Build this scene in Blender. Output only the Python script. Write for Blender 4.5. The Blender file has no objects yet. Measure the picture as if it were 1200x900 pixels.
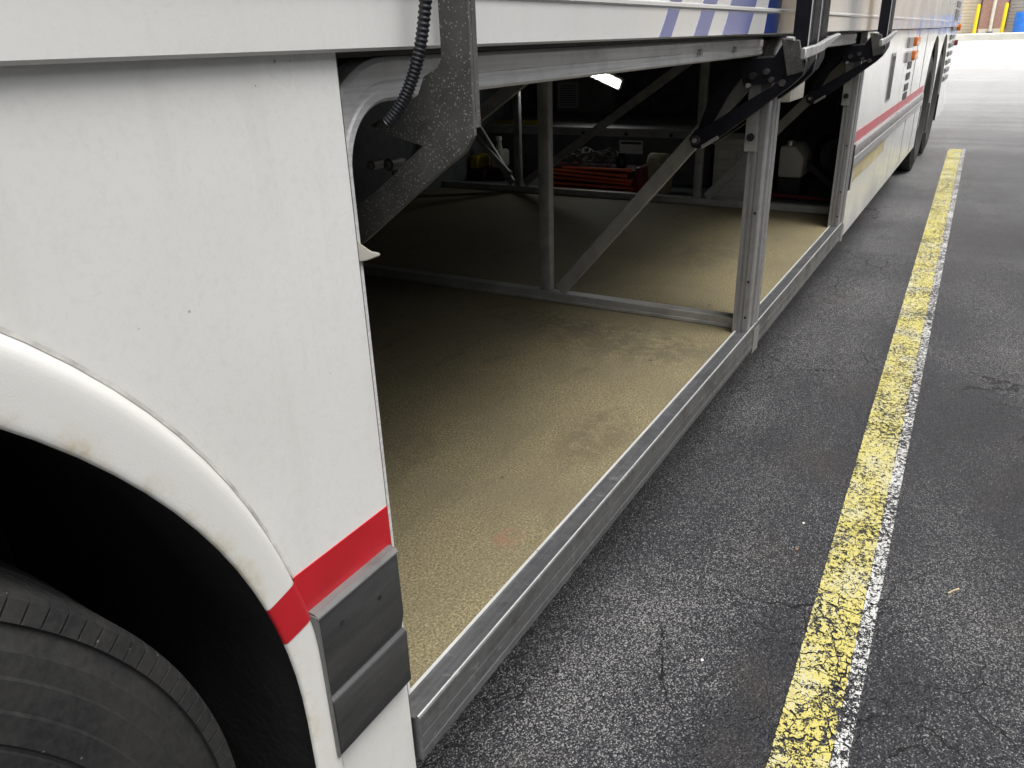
import bpy, bmesh, math, random
from mathutils import Vector, Matrix
random.seed(7)
PI = math.pi
R = math.radians
S = bpy.context.scene
COL = S.collection

# ------------------------------------------------------------------ camera, world, sun, exposure
cam_d = bpy.data.cameras.new('camera')
cam = bpy.data.objects.new('camera', cam_d)
COL.objects.link(cam)
right = Vector((0.50475129, -0.86270237, -0.031157)).normalized()
fwd = Vector((0.78311988, 0.47277917, -0.40398404)).normalized()
up = right.cross(fwd).normalized()
right = fwd.cross(up).normalized()
m = Matrix.Identity(4)
for i in range(3):
    m[i][0] = right[i]; m[i][1] = up[i]; m[i][2] = -fwd[i]
m.translation = Vector((0, 0, 1.235))
cam.matrix_world = m
cam_d.sensor_fit = 'HORIZONTAL'
cam_d.sensor_width = 36.0
cam_d.lens = 27.23
cam_d.clip_start = 0.05
cam_d.clip_end = 2000
S.camera = cam

SUN_DIR = Vector((-0.06, -0.36, 0.93)).normalized()
w = bpy.data.worlds.new('World')
S.world = w
w.use_nodes = True
wt = w.node_tree
bg = wt.nodes['Background']
sky = wt.nodes.new('ShaderNodeTexSky')
sky.sky_type = 'NISHITA'
sky.sun_disc = False
sky.sun_elevation = math.asin(SUN_DIR.z)
sky.sun_rotation = math.atan2(SUN_DIR.x, SUN_DIR.y)
sky.dust_density = 4.0
sky.ozone_density = 0.6
hs = wt.nodes.new('ShaderNodeHueSaturation')
hs.inputs['Saturation'].default_value = 0.14
wt.links.new(sky.outputs[0], hs.inputs['Color'])
wt.links.new(hs.outputs[0], bg.inputs['Color'])
bg.inputs['Strength'].default_value = 0.135

sd = bpy.data.lights.new('sun', 'SUN')
sd.energy = 1.5
sd.angle = R(36)
sd.color = (1.0, 0.97, 0.93)
sun = bpy.data.objects.new('sun', sd)
sun.rotation_euler = SUN_DIR.to_track_quat('Z', 'Y').to_euler()
sun.location = (0, -8, 12)
COL.objects.link(sun)

S.view_settings.view_transform = 'Standard'
S.view_settings.look = 'None'
S.view_settings.gamma = 1
S.view_settings.use_curve_mapping = False
S.view_settings.exposure = 0.78
S.cycles.max_bounces = 8
S.cycles.use_denoising = True

# ------------------------------------------------------------------ materials
class NT:
    """small helper round a material's node tree"""
    def __init__(self, name, base=(0.5, 0.5, 0.5), rough=0.5, metal=0.0, spec=0.5):
        self.m = bpy.data.materials.new(name)
        self.m.use_nodes = True
        self.t = self.m.node_tree
        self.b = self.t.nodes['Principled BSDF']
        self.b.inputs['Base Color'].default_value = (*base, 1)
        self.b.inputs['Roughness'].default_value = rough
        self.b.inputs['Metallic'].default_value = metal
        self.b.inputs['Specular IOR Level'].default_value = spec
        self.co = None
    def n(self, typ, **kw):
        x = self.t.nodes.new(typ)
        for k, v in kw.items(): setattr(x, k, v)
        return x
    def link(self, a, b): self.t.links.new(a, b)
    def coord(self, scale=None, loc=None):
        if self.co is None: self.co = self.n('ShaderNodeTexCoord').outputs['Object']
        if scale is None and loc is None: return self.co
        mp = self.n('ShaderNodeMapping')
        if scale is not None: mp.inputs['Scale'].default_value = scale
        if loc is not None: mp.inputs['Location'].default_value = loc
        self.link(self.co, mp.inputs['Vector'])
        return mp.outputs[0]
    def noise(self, scale, detail=3, rough=0.5, vec=None, dist=0.0):
        x = self.n('ShaderNodeTexNoise')
        x.inputs['Scale'].default_value = scale
        x.inputs['Detail'].default_value = detail
        x.inputs['Roughness'].default_value = rough
        x.inputs['Distortion'].default_value = dist
        self.link(vec if vec is not None else self.coord(), x.inputs['Vector'])
        return x
    def vor(self, scale, vec=None, feature='F1', rand=1.0):
        x = self.n('ShaderNodeTexVoronoi', feature=feature)
        x.inputs['Scale'].default_value = scale
        x.inputs['Randomness'].default_value = rand
        self.link(vec if vec is not None else self.coord(), x.inputs['Vector'])
        return x
    def ramp(self, src, stops, interp='LINEAR'):
        x = self.n('ShaderNodeValToRGB')
        x.color_ramp.interpolation = interp
        el = x.color_ramp.elements
        while len(el) < len(stops): el.new(0.5)
        for e, (p, c) in zip(el, stops):
            e.position = p
            e.color = (*c, 1) if isinstance(c, tuple) else (c, c, c, 1)
        self.link(src, x.inputs['Fac'])
        return x.outputs['Color']
    def mix(self, fac, a, b, mode='MIX'):
        x = self.n('ShaderNodeMix', data_type='RGBA', blend_type=mode)
        x.clamp_result = False
        for s, v in ((x.inputs[0], fac), (x.inputs[6], a), (x.inputs[7], b)):
            if hasattr(v, 'is_output'): self.link(v, s)
            elif isinstance(v, tuple): s.default_value = (*v, 1)
            else: s.default_value = v if s is x.inputs[0] else (v, v, v, 1)
        return x.outputs[2]
    def math(self, op, a, b=None, clamp=False):
        x = self.n('ShaderNodeMath', operation=op)
        x.use_clamp = clamp
        for s, v in ((x.inputs[0], a), (x.inputs[1], b)):
            if v is None: continue
            if hasattr(v, 'is_output'): self.link(v, s)
            else: s.default_value = v
        return x.outputs[0]
    def sep(self, vec=None):
        x = self.n('ShaderNodeSeparateXYZ')
        self.link(vec if vec is not None else self.coord(), x.inputs[0])
        return x.outputs
    def color(self, s): self.link(s, self.b.inputs['Base Color'])
    def rough(self, s): self.link(s, self.b.inputs['Roughness'])
    def bump(self, h, dist=0.001, strength=1.0, prev=None):
        x = self.n('ShaderNodeBump')
        x.inputs['Distance'].default_value = dist
        x.inputs['Strength'].default_value = strength
        self.link(h, x.inputs['Height'])
        if prev is not None: self.link(prev, x.inputs['Normal'])
        self.link(x.outputs[0], self.b.inputs['Normal'])
        return x.outputs[0]

def plain(name, base, rough=0.5, metal=0.0, spec=0.5, var=0.25, scale=30.0, bump=0.0):
    """a plain material with a little cloudy wear"""
    k = NT(name, base, rough, metal, spec)
    n = k.noise(scale, 4, 0.6)
    lo = tuple(c * (1 - var) for c in base); hi = tuple(min(1, c * (1 + var)) for c in base)
    k.color(k.ramp(n.outputs['Fac'], [(0.3, lo), (0.7, hi)]))
    k.rough(k.ramp(n.outputs['Fac'], [(0.3, max(0, rough - 0.08)), (0.7, min(1, rough + 0.1))]))
    if bump: k.bump(k.noise(scale * 6, 2).outputs['Fac'], bump)
    return k.m

def make_white(name, base, rough, dirt, wave):
    k = NT(name, base, rough)
    big = k.noise(1.8, 4, 0.6)
    c = k.mix(k.ramp(big.outputs['Fac'], [(0.30, 0.0), (0.64, 0.30 * dirt)]), base, (0.62, 0.61, 0.57))
    v = k.vor(48.0)
    sz = k.noise(9.0, 2)
    thr = k.math('MULTIPLY', k.ramp(sz.outputs['Fac'], [(0.50, 0.0), (0.8, 0.14)]), dirt)
    spot = k.math('LESS_THAN', v.outputs['Distance'], thr)
    c = k.mix(k.math('MULTIPLY', spot, 0.55), c, (0.16, 0.15, 0.13))
    scr = k.noise(14.0, 5, 0.7, k.coord((1.0, 1.0, 5.0)))
    c = k.mix(k.ramp(scr.outputs['Fac'], [(0.66, 0.0), (0.78, 0.22 * dirt)]), c, (0.33, 0.31, 0.28))
    mot = k.noise(130.0, 4, 0.7)
    c = k.mix(k.ramp(mot.outputs['Fac'], [(0.48, 0.0), (0.72, 0.10 * dirt)]), c, (0.42, 0.41, 0.37))
    run = k.noise(1.0, 4, 0.65, k.coord((22.0, 22.0, 1.6), (2, 4, 1)))
    c = k.mix(k.ramp(run.outputs['Fac'], [(0.52, 0.0), (0.74, 0.12 * dirt)]), c, (0.46, 0.44, 0.38))
    k.color(c)
    k.rough(k.ramp(k.noise(5.0, 4, 0.6).outputs['Fac'], [(0.3, max(0.02, rough - 0.06)), (0.7, rough + 0.12)]))
    b1 = k.bump(k.noise(2.2, 1).outputs['Fac'], wave)
    k.bump(k.noise(420.0, 1).outputs['Fac'], 0.0002, 0.5, b1)
    return k.m

def make_alu(name, base=0.5, rough=0.42, axis='x', stain=0.5, metal=0.45):
    k = NT(name, (base, base, base), rough, metal)
    st = {'x': (2.0, 160.0, 160.0), 'z': (160.0, 160.0, 2.0), 'n': (25.0, 25.0, 25.0)}[axis]
    g = k.noise(1.0, 3, 0.6, k.coord(st))
    blotch = k.noise(16.0, 5, 0.65)
    c = k.ramp(g.outputs['Fac'], [(0.3, base * 0.8), (0.7, base * 1.15)])
    c = k.mix(k.ramp(blotch.outputs['Fac'], [(0.45, 0.0), (0.75, stain)]), c, (0.23, 0.21, 0.18))
    k.color(c)
    k.rough(k.ramp(blotch.outputs['Fac'], [(0.3, rough - 0.1), (0.7, rough + 0.22)]))
    k.bump(g.outputs['Fac'], 0.0004, 0.6)
    return k.m

M = {}
M['white'] = make_white('white_paint', (0.79, 0.79, 0.772), 0.32, 1.3, 0.006)
M['gloss'] = make_white('glossy_white_paint', (0.74, 0.74, 0.725), 0.07, 0.9, 0.007)
M['cream'] = make_white('old_white_paint', (0.74, 0.72, 0.66), 0.40, 2.0, 0.002)

def make_flare():
    k = NT('scuffed_white_flare', (0.75, 0.745, 0.715), 0.3)
    n = k.noise(16.0, 5, 0.7)
    yel = k.mix(k.ramp(n.outputs['Fac'], [(0.42, 0.0), (0.64, 0.8)]), (0.75, 0.745, 0.715), (0.52, 0.43, 0.25))
    at = k.n('ShaderNodeVertexColor', layer_name='edge')           # 1 on the inner lip where stones and grime hit
    c = k.mix(k.math('MULTIPLY', at.outputs['Color'], k.ramp(n.outputs['Fac'], [(0.35, 0.15), (0.6, 1.0)])), (0.75, 0.745, 0.715), yel)
    ch = k.vor(70.0)
    th = k.ramp(k.noise(12.0, 3).outputs['Fac'], [(0.56, 0.0), (0.8, 0.22)])
    c = k.mix(k.math('MULTIPLY', k.math('LESS_THAN', ch.outputs['Distance'], th), 0.6), c, (0.16, 0.13, 0.10))
    k.color(c)
    k.bump(k.noise(600.0, 1).outputs['Fac'], 0.00012)
    return k.m
M['flare'] = make_flare()
M['red'] = plain('red_stripe_film', (0.50, 0.012, 0.022), 0.38, var=0.12, scale=12, bump=0.0002)
M['pale_red'] = plain('pale_red_film', (0.50, 0.10, 0.12), 0.4, var=0.2, scale=9)  # paler, pinker red than the front stripe film
M['blue'] = plain('blue_side_bars', (0.17, 0.20, 0.42), 0.16, var=0.1, scale=5)
M['navy_reflection'] = plain('navy_reflection_paint', (0.02, 0.045, 0.20), 0.14, var=0.1, scale=5)
M['alu'] = make_alu('aluminium', 0.78, 0.36, 'x', 0.30, 0.12)
M['alu_post'] = make_alu('aluminium_post', 0.33, 0.42, 'z', 0.75)
M['alu_dull'] = make_alu('dull_aluminium', 0.42, 0.5, 'n', 0.5)
M['dark_alu'] = make_alu('dark_worn_aluminium', 0.20, 0.45, 'n', 0.4)
M['galv'] = make_alu('scuffed_sill_metal', 0.17, 0.36, 'x', 0.55, 0.6)
def make_sill():
    k = NT('galvanised_sill', (0.2, 0.2, 0.21), 0.4, 0.6)
    v = k.vor(70.0); cs = k.sep(v.outputs['Color'])
    st = k.noise(1.0, 4, 0.65, k.coord((3.0, 120.0, 120.0)))
    base = k.mix(k.ramp(st.outputs['Fac'], [(0.35, 0.0), (0.65, 1.0)]), (0.125, 0.130, 0.142), (0.205, 0.208, 0.215))
    c = k.mix(k.math('MULTIPLY', cs[0], 0.35), base, (0.27, 0.275, 0.285))
    sc = k.noise(1.0, 5, 0.72, k.coord((40.0, 9.0, 30.0), (3, 1, 2)))
    c = k.mix(k.ramp(sc.outputs['Fac'], [(0.60, 0.0), (0.68, 0.6)]), c, (0.42, 0.42, 0.42))
    gr = k.noise(11.0, 5, 0.7)
    c = k.mix(k.ramp(gr.outputs['Fac'], [(0.50, 0.0), (0.72, 0.65)]), c, (0.075, 0.066, 0.055))
    k.color(c)
    k.rough(k.ramp(gr.outputs['Fac'], [(0.3, 0.30), (0.7, 0.58)]))
    k.bump(st.outputs['Fac'], 0.0004, 0.5)
    return k.m
M['galv'] = make_sill()
M['bright'] = plain('bright_edge_metal', (0.80, 0.80, 0.78), 0.35, 0.4, var=0.05, scale=20)
M['tube'] = plain('grey_frame_paint', (0.34, 0.34, 0.325), 0.5, 0.3, var=0.25, scale=18, bump=0.0003)
M['strut'] = plain('pale_strut_metal', (0.37, 0.365, 0.34), 0.45, 0.3, var=0.2, scale=14)
M['black'] = plain('black_paint', (0.012, 0.013, 0.018), 0.38, var=0.5, scale=25)
M['blackarm'] = plain('black_arm_paint', (0.007, 0.0075, 0.012), 0.5, spec=0.25, var=0.4, scale=40)
def make_rubber():
    k = NT('dusty_black_rubber', (0.018, 0.018, 0.0185), 0.75)
    n = k.noise(9.0, 5, 0.7); f = k.noise(160.0, 3, 0.6)
    c = k.ramp(f.outputs['Fac'], [(0.35, (0.010, 0.010, 0.0105)), (0.65, (0.022, 0.022, 0.0225))])
    c = k.mix(k.ramp(n.outputs['Fac'], [(0.45, 0.0), (0.75, 0.55)]), c, (0.050, 0.048, 0.045))
    sp = k.vor(85.0); cs = k.sep(sp.outputs['Color'])
    on = k.math('MULTIPLY', k.math('LESS_THAN', sp.outputs['Distance'], 0.10), k.math('GREATER_THAN', cs[0], 0.86))
    c = k.mix(k.math('MULTIPLY', on, 0.6), c, (0.20, 0.19, 0.18))
    k.color(c)
    k.bump(f.outputs['Fac'], 0.0004)
    return k.m
M['rubber'] = make_rubber()
M['seal'] = plain('dark_seal', (0.055, 0.048, 0.042), 0.6, var=0.3, scale=30)
M['dark'] = plain('dark_bay_lining', (0.12, 0.122, 0.125), 0.7, var=0.3, scale=9)
M['well'] = plain('black_wheel_well', (0.010, 0.010, 0.011), 0.85, var=0.5, scale=9, bump=0.003)
M['steel'] = make_alu('bolt_steel', 0.45, 0.35, 'n', 0.5)
M['steel_dark'] = make_alu('grimy_steel', 0.045, 0.45, 'n', 0.6)
M['crease_shade'] = plain('crease_shade_grey', (0.55, 0.54, 0.51), 0.7, var=0.3, scale=40)
M['glass'] = plain('dark_window_glass', (0.012, 0.014, 0.017), 0.05, var=0.1, scale=3)
M['amber'] = plain('amber_lens', (0.62, 0.16, 0.015), 0.2, var=0.15, scale=30)
M['louvre'] = plain('grey_louvre_paint', (0.16, 0.16, 0.165), 0.5)
M['slot'] = plain('dark_vent', (0.02, 0.02, 0.022), 0.5)
M['grey_rub'] = make_alu('far_rub_metal', 0.40, 0.3, 'x', 0.3)
M['decal'] = plain('worn_beige_decal', (0.52, 0.44, 0.24), 0.4, var=0.4, scale=10)

def make_arm():
    k = NT('dusty_grey_powder_coat', (0.06, 0.06, 0.058), 0.55)
    n = k.noise(30.0, 4, 0.6)
    c = k.ramp(n.outputs['Fac'], [(0.3, (0.060, 0.060, 0.057)), (0.7, (0.110, 0.107, 0.10))])
    for sc, t in ((120.0, 0.13), (190.0, 0.19), (300.0, 0.24)):
        v = k.vor(sc)
        s = k.sep(v.outputs['Color'])
        on = k.math('MULTIPLY', k.math('LESS_THAN', v.outputs['Distance'], t), k.math('GREATER_THAN', s[0], 0.62))
        c = k.mix(k.math('MULTIPLY', on, 0.75), c, (0.34, 0.34, 0.32))
    k.color(c)
    k.bump(k.noise(500.0, 2).outputs['Fac'], 0.0005)
    return k.m
M['arm'] = make_arm()

def make_rubblock():
    k = NT('worn_rub_rail', (0.12, 0.122, 0.125), 0.36, 0.35)
    n = k.noise(1.0, 4, 0.6, k.coord((6.0, 90.0, 40.0)))
    c = k.ramp(n.outputs['Fac'], [(0.3, (0.04, 0.042, 0.046)), (0.7, (0.085, 0.085, 0.086))])
    sc = k.noise(60.0, 5, 0.7)
    c = k.mix(k.ramp(sc.outputs['Fac'], [(0.66, 0.0), (0.76, 0.5)]), c, (0.30, 0.30, 0.29))
    k.color(c)
    k.bump(k.noise(300.0, 2).outputs['Fac'], 0.0003)
    return k.m
M['rub'] = make_rubblock()

def make_floor():
    k = NT('gritty_tan_floor', (0.3, 0.25, 0.14), 0.75)
    g = k.noise(230.0, 3, 0.7)
    g2 = k.vor(300.0)
    c = k.ramp(g.outputs['Fac'], [(0.32, (0.075, 0.061, 0.031)), (0.50, (0.200, 0.168, 0.090)), (0.68, (0.38, 0.325, 0.19))])
    blot = k.noise(3.2, 5, 0.6)
    c = k.mix(k.ramp(blot.outputs['Fac'], [(0.42, 0.0), (0.68, 0.6)]), c, (0.15, 0.128, 0.078))
    st = k.noise(2.6, 6, 0.72, k.coord((1.0, 2.6, 1.0), (3.1, 0.4, 0)))
    c = k.mix(k.ramp(st.outputs['Fac'], [(0.59, 0.0), (0.70, 0.42)]), c, (0.06, 0.053, 0.037))
    drag = k.noise(3.0, 5, 0.7, k.coord((0.5, 5.0, 1.0), (1.3, 2.2, 0)))
    c = k.mix(k.ramp(drag.outputs['Fac'], [(0.60, 0.0), (0.70, 0.22)]), c, (0.10, 0.088, 0.058))
    dots = k.vor(9.0)
    sd_ = k.sep(dots.outputs['Color'])
    on = k.math('MULTIPLY', k.math('LESS_THAN', dots.outputs['Distance'], 0.07), k.math('GREATER_THAN', sd_[0], 0.75))
    c = k.mix(k.math('MULTIPLY', on, 0.7), c, (0.05, 0.04, 0.03))
    # one rusty red spot and a dark scuffed patch by the divider
    def blob(x, y, rx, ry, col, amt, c):
        x -= 4.7; y -= 1.85                              # floor meshes are in the coach's own frame
        mp = k.coord((1 / rx, 1 / ry, 0.0), (-x / rx, -y / ry, 0))
        L = k.n('ShaderNodeVectorMath', operation='LENGTH'); k.link(mp, L.inputs[0])
        nn = k.noise(26.0, 4, 0.7)
        f = k.math('MULTIPLY', k.ramp(L.outputs['Value'], [(0.0, 1.0), (0.55, 0.85), (1.0, 0.0)]), k.ramp(nn.outputs['Fac'], [(0.40, 0.0), (0.56, 1.0)]))
        return k.mix(k.math('MULTIPLY', f, amt), c, col)
    c = blob(1.055, 0.655, 0.05, 0.035, (0.28, 0.11, 0.065), 0.45, c)
    c = blob(2.12, 0.86, 0.20, 0.42, (0.06, 0.052, 0.038), 0.5, c)
    c = blob(2.20, 1.25, 0.12, 0.35, (0.06, 0.052, 0.038), 0.4, c)
    c = blob(1.15, 1.05, 0.30, 0.10, (0.085, 0.07, 0.045), 0.4, c)
    c = blob(3.30, 0.95, 0.40, 0.14, (0.07, 0.06, 0.04), 0.35, c)
    c = blob(1.50, 0.68, 0.20, 0.10, (0.085, 0.068, 0.04), 0.5, c)
    k.color(c)
    b = k.bump(g.outputs['Fac'], 0.0012)
    k.bump(g2.outputs['Distance'], 0.0008, 0.6, b)
    return k.m
M['floor'] = make_floor()

def crack_mask(k, scale, width, gate):
    """thin irregular crack lines (1 on the crack)"""
    wob = k.noise(7.0, 4, 0.6)
    vm = k.n('ShaderNodeMix', data_type='VECTOR'); vm.inputs[0].default_value = 0.10
    k.link(k.coord(), vm.inputs[4]); k.link(wob.outputs['Color'], vm.inputs[5])
    v = k.vor(scale, vm.outputs[1], 'DISTANCE_TO_EDGE')
    g = k.ramp(k.noise(1.1, 3, 0.6).outputs['Fac'], gate)
    return k.math('LESS_THAN', v.outputs['Distance'], k.math('MULTIPLY', g, width))

def make_asphalt():
    k = NT('worn_asphalt', (0.05, 0.05, 0.05), 0.6)
    xyz = k.sep()
    # chips of stone in dark binder, two sizes
    a = k.vor(370.0); b = k.vor(190.0)
    ca = k.sep(a.outputs['Color']); cb = k.sep(b.outputs['Color'])
    wear = k.noise(1.5, 4, 0.62, k.coord((0.55, 1.0, 1.0)))
    # more pale stone shows in a band along the sill side
    band = k.ramp(xyz[1], [(0.0, 0.0), (0.22, 0.0), (0.36, 1.0), (0.9, 1.0)])
    wv = k.math('ADD', k.math('MULTIPLY', wear.outputs['Fac'], 1.0), k.math('MULTIPLY', band, 0.14))
    shift = k.math('MULTIPLY', k.math('SUBTRACT', wv, 0.5), 0.9)
    va = k.math('ADD', ca[0], shift)
    c = k.ramp(va, [(0.0, (0.011, 0.0115, 0.0145)), (0.50, (0.031, 0.0330, 0.040)), (0.78, (0.060, 0.063, 0.072)), (0.94, (0.15, 0.150, 0.152)), (1.0, (0.34, 0.335, 0.33))])
    vb = k.math('ADD', cb[1], shift)
    bm_ = k.math('MULTIPLY', k.math('GREATER_THAN', vb, 0.92), k.math('LESS_THAN', b.outputs['Distance'], 0.42))
    c = k.mix(k.math('MULTIPLY', bm_, 0.75), c, k.ramp(cb[2], [(0.0, (0.10, 0.095, 0.09)), (0.7, (0.22, 0.21, 0.20)), (1.0, (0.45, 0.44, 0.42))]))
    big = k.noise(0.7, 4, 0.55)
    c = k.mix(k.ramp(big.outputs['Fac'], [(0.38, 0.0), (0.65, 0.45)]), c, (0.030, 0.031, 0.035))
    br = k.noise(2.3, 3, 0.6, k.coord(None, (4, 7, 0)))
    c = k.mix(k.ramp(br.outputs['Fac'], [(0.56, 0.0), (0.72, 0.30)]), c, (0.085, 0.070, 0.055))
    cr = crack_mask(k, 1.7, 0.004, [(0.47, 0.0), (0.60, 1.0)])
    cr2 = crack_mask(k, 6.5, 0.009, [(0.54, 0.0), (0.66, 1.0)])
    crk = k.math('MAXIMUM', cr, cr2)
    c = k.mix(crk, c, (0.008, 0.008, 0.008))
    # sky glare on the lot further off is painted in as a pale, streaky colour
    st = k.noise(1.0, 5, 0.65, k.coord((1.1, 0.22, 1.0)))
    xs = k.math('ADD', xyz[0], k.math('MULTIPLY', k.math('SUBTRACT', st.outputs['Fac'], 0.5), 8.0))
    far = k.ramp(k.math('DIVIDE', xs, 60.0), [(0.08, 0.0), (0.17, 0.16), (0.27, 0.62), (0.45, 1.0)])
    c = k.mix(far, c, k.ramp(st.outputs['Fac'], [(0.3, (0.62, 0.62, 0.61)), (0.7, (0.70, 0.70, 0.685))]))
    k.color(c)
    k.rough(k.ramp(wear.outputs['Fac'], [(0.35, 0.36), (0.65, 0.52)]))
    hgt = k.math('SUBTRACT', 1.0, a.outputs['Distance'])
    h2 = k.math('MULTIPLY', k.math('SUBTRACT', 1.0, b.outputs['Distance']), 1.5)
    h = k.math('SUBTRACT', k.math('ADD', k.math('ADD', hgt, h2), ca[1]), k.math('MULTIPLY', crk, 3.0))
    b0 = k.bump(k.noise(5.0, 4, 0.6).outputs['Fac'], 0.006)
    k.bump(h, 0.0035, 0.9, b0)
    return k.m
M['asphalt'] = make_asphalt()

def make_line(name, cols, cover, scale):
    """traffic paint worn through to the asphalt below: holes are open"""
    k = NT(name, cols[0], 0.55)
    n1 = k.noise(scale, 5, 0.68)
    n2 = k.noise(scale * 3.2, 3, 0.6)
    big = k.noise(5.0, 3, 0.6)
    v = k.math('ADD', k.math('MULTIPLY', n1.outputs['Fac'], 0.62), k.math('MULTIPLY', n2.outputs['Fac'], 0.38))
    v = k.math('ADD', v, k.math('MULTIPLY', k.math('SUBTRACT', big.outputs['Fac'], 0.5), 0.22))
    cov = k.ramp(v, [(cover, 0.0), (cover + 0.02, 1.0)])
    cr = crack_mask(k, 4.0, 0.010, [(0.50, 0.0), (0.66, 1.0)])
    cr2 = crack_mask(k, 19.0, 0.028, [(0.45, 0.0), (0.62, 1.0)])
    uv = k.n('ShaderNodeVertexColor', layer_name='edge')             # 0 at the ragged edges of the strip
    ed = k.math('ADD', k.sep(uv.outputs['Color'])[0], k.math('MULTIPLY', k.math('SUBTRACT', n1.outputs['Fac'], 0.5), 0.9))
    edge = k.math('GREATER_THAN', ed, 0.12)
    alpha = k.math('MULTIPLY', k.math('MULTIPLY', cov, edge), k.math('SUBTRACT', 1.0, k.math('MAXIMUM', cr, cr2)))
    k.link(alpha, k.b.inputs['Alpha'])
    chip = k.noise(scale * 2.1, 4, 0.7, k.coord(None, (9, 3, 0)))
    bigc = k.noise(7.0, 3, 0.6, k.coord(None, (2, 5, 1)))
    cf = k.math('ADD', k.math('MULTIPLY', chip.outputs['Fac'], 0.6), k.math('MULTIPLY', bigc.outputs['Fac'], 0.4))
    c = k.mix(k.ramp(cf, [(0.505, 0.0), (0.55, 0.85)]), cols[0], cols[1])
    c = k.mix(k.ramp(n2.outputs['Fac'], [(0.32, 0.5), (0.46, 0.0)]), c, cols[2])
    xx = k.sep()[0]
    k.color(c)
    k.bump(v, 0.004)
    return k.m
M['yellow'] = make_line('worn_yellow_paint', ((0.58, 0.51, 0.14), (0.55, 0.54, 0.45), (0.26, 0.23, 0.10)), 0.466, 95.0)
M['whiteline'] = make_line('worn_white_paint', ((0.62, 0.62, 0.60), (0.5, 0.5, 0.48), (0.25, 0.25, 0.24)), 0.497, 95.0)

def make_brick():
    k = NT('brick_wall', (0.35, 0.18, 0.14), 0.85)
    t = k.n('ShaderNodeTexBrick')
    mp = k.n('ShaderNodeMapping'); mp.inputs['Rotation'].default_value = (R(90), 0, R(90))
    cx = k.n('ShaderNodeCombineXYZ'); s = k.sep()
    k.link(s[1], cx.inputs[0]); k.link(s[2], cx.inputs[1])
    k.link(cx.outputs[0], t.inputs['Vector'])
    t.inputs['Scale'].default_value = 4.5
    t.inputs['Color1'].default_value = (0.50, 0.29, 0.24, 1); t.inputs['Color2'].default_value = (0.42, 0.22, 0.18, 1)
    t.inputs['Mortar'].default_value = (0.42, 0.36, 0.32, 1)
    k.color(t.outputs['Color'])
    return k.m
M['brick'] = make_brick()
M['tan_door'] = plain('tan_roller_door', (0.64, 0.56, 0.43), 0.6, var=0.22, scale=1.6)
M['grey_door'] = plain('grey_roller_door', (0.44, 0.42, 0.37), 0.55, var=0.15, scale=2)
M['trim'] = plain('dark_door_trim', (0.06, 0.05, 0.06), 0.6)
M['concrete'] = plain('pale_concrete', (0.72, 0.70, 0.63), 0.8, var=0.15, scale=1.5)
M['bollard'] = plain('yellow_bollard_paint', (0.85, 0.68, 0.02), 0.45, var=0.06, scale=5)
M['pipe'] = plain('white_pipe', (0.78, 0.75, 0.68), 0.5, var=0.1, scale=4)
M['barrel'] = plain('blue_plastic', (0.02, 0.19, 0.72), 0.35, var=0.15, scale=4)
M['added_coach_grey'] = plain('added_coach_pale_grey', (0.42, 0.43, 0.45), 0.3, var=0.1, scale=2)
M['orange'] = plain('orange_red_paint', (0.75, 0.13, 0.04), 0.4, var=0.2, scale=25)
M['maroon'] = plain('maroon_plastic', (0.17, 0.015, 0.025), 0.45, var=0.2, scale=15)
M['dark_maroon'] = plain('dark_maroon_plastic', (0.05, 0.012, 0.016), 0.5, var=0.2, scale=15)
M['bag'] = plain('beige_canvas', (0.42, 0.37, 0.25), 0.85, var=0.25, scale=35, bump=0.003)
M['rope'] = plain('grey_rope', (0.13, 0.125, 0.115), 0.9, var=0.3, scale=60)
M['offwhite'] = plain('off_white_plastic', (0.50, 0.48, 0.42), 0.5, var=0.15, scale=8)
M['paper'] = plain('white_paper', (0.70, 0.70, 0.68), 0.7, var=0.05, scale=6)
M['ink'] = plain('dark_print', (0.06, 0.06, 0.06), 0.7)
M['shelf'] = plain('grey_shelf_sheet', (0.34, 0.34, 0.32), 0.5, var=0.2, scale=6)
M['yel'] = plain('yellow_plastic', (0.50, 0.36, 0.03), 0.5, var=0.2, scale=12)
M['leaf'] = plain('brown_leaf', (0.28, 0.15, 0.08), 0.8)
M['twig'] = plain('dry_twig', (0.50, 0.40, 0.26), 0.8)
k = NT('lit_tube', (1, 1, 1), 0.3)
k.b.inputs['Emission Color'].default_value = (0.95, 1.0, 1.0, 1)
k.b.inputs['Emission Strength'].default_value = 22.0
M['lit'] = k.m

# ------------------------------------------------------------------ mesh helpers
def new(): return bmesh.new()

def box(bm, x0, x1, y0, y1, z0, z1):
    vs = [bm.verts.new((x, y, z)) for x in (x0, x1) for y in (y0, y1) for z in (z0, z1)]
    for f in ((0, 1, 3, 2), (4, 6, 7, 5), (0, 4, 5, 1), (2, 3, 7, 6), (0, 2, 6, 4), (1, 5, 7, 3)):
        bm.faces.new([vs[i] for i in f])
    return bm

def prism(bm, pts, axis, a0, a1):
    def p(q, a):
        if axis == 'x': return (a, q[0], q[1])
        if axis == 'y': return (q[0], a, q[1])
        return (q[0], q[1], a)
    A = [bm.verts.new(p(q, a0)) for q in pts]
    B = [bm.verts.new(p(q, a1)) for q in pts]
    n = len(pts)
    fs = [bm.faces.new(A), bm.faces.new(B[::-1])]
    for i in range(n): bm.faces.new((A[i], B[i], B[(i + 1) % n], A[(i + 1) % n]))
    for f in fs: f.normal_update()
    return bm

def ring_at(bm, c, t, ref, r, seg):
    a = ref - t * ref.dot(t)
    a.normalize(); b = t.cross(a)
    return [bm.verts.new(c + (a * math.cos(2 * PI * k / seg) + b * math.sin(2 * PI * k / seg)) * r) for k in range(seg)]

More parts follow.
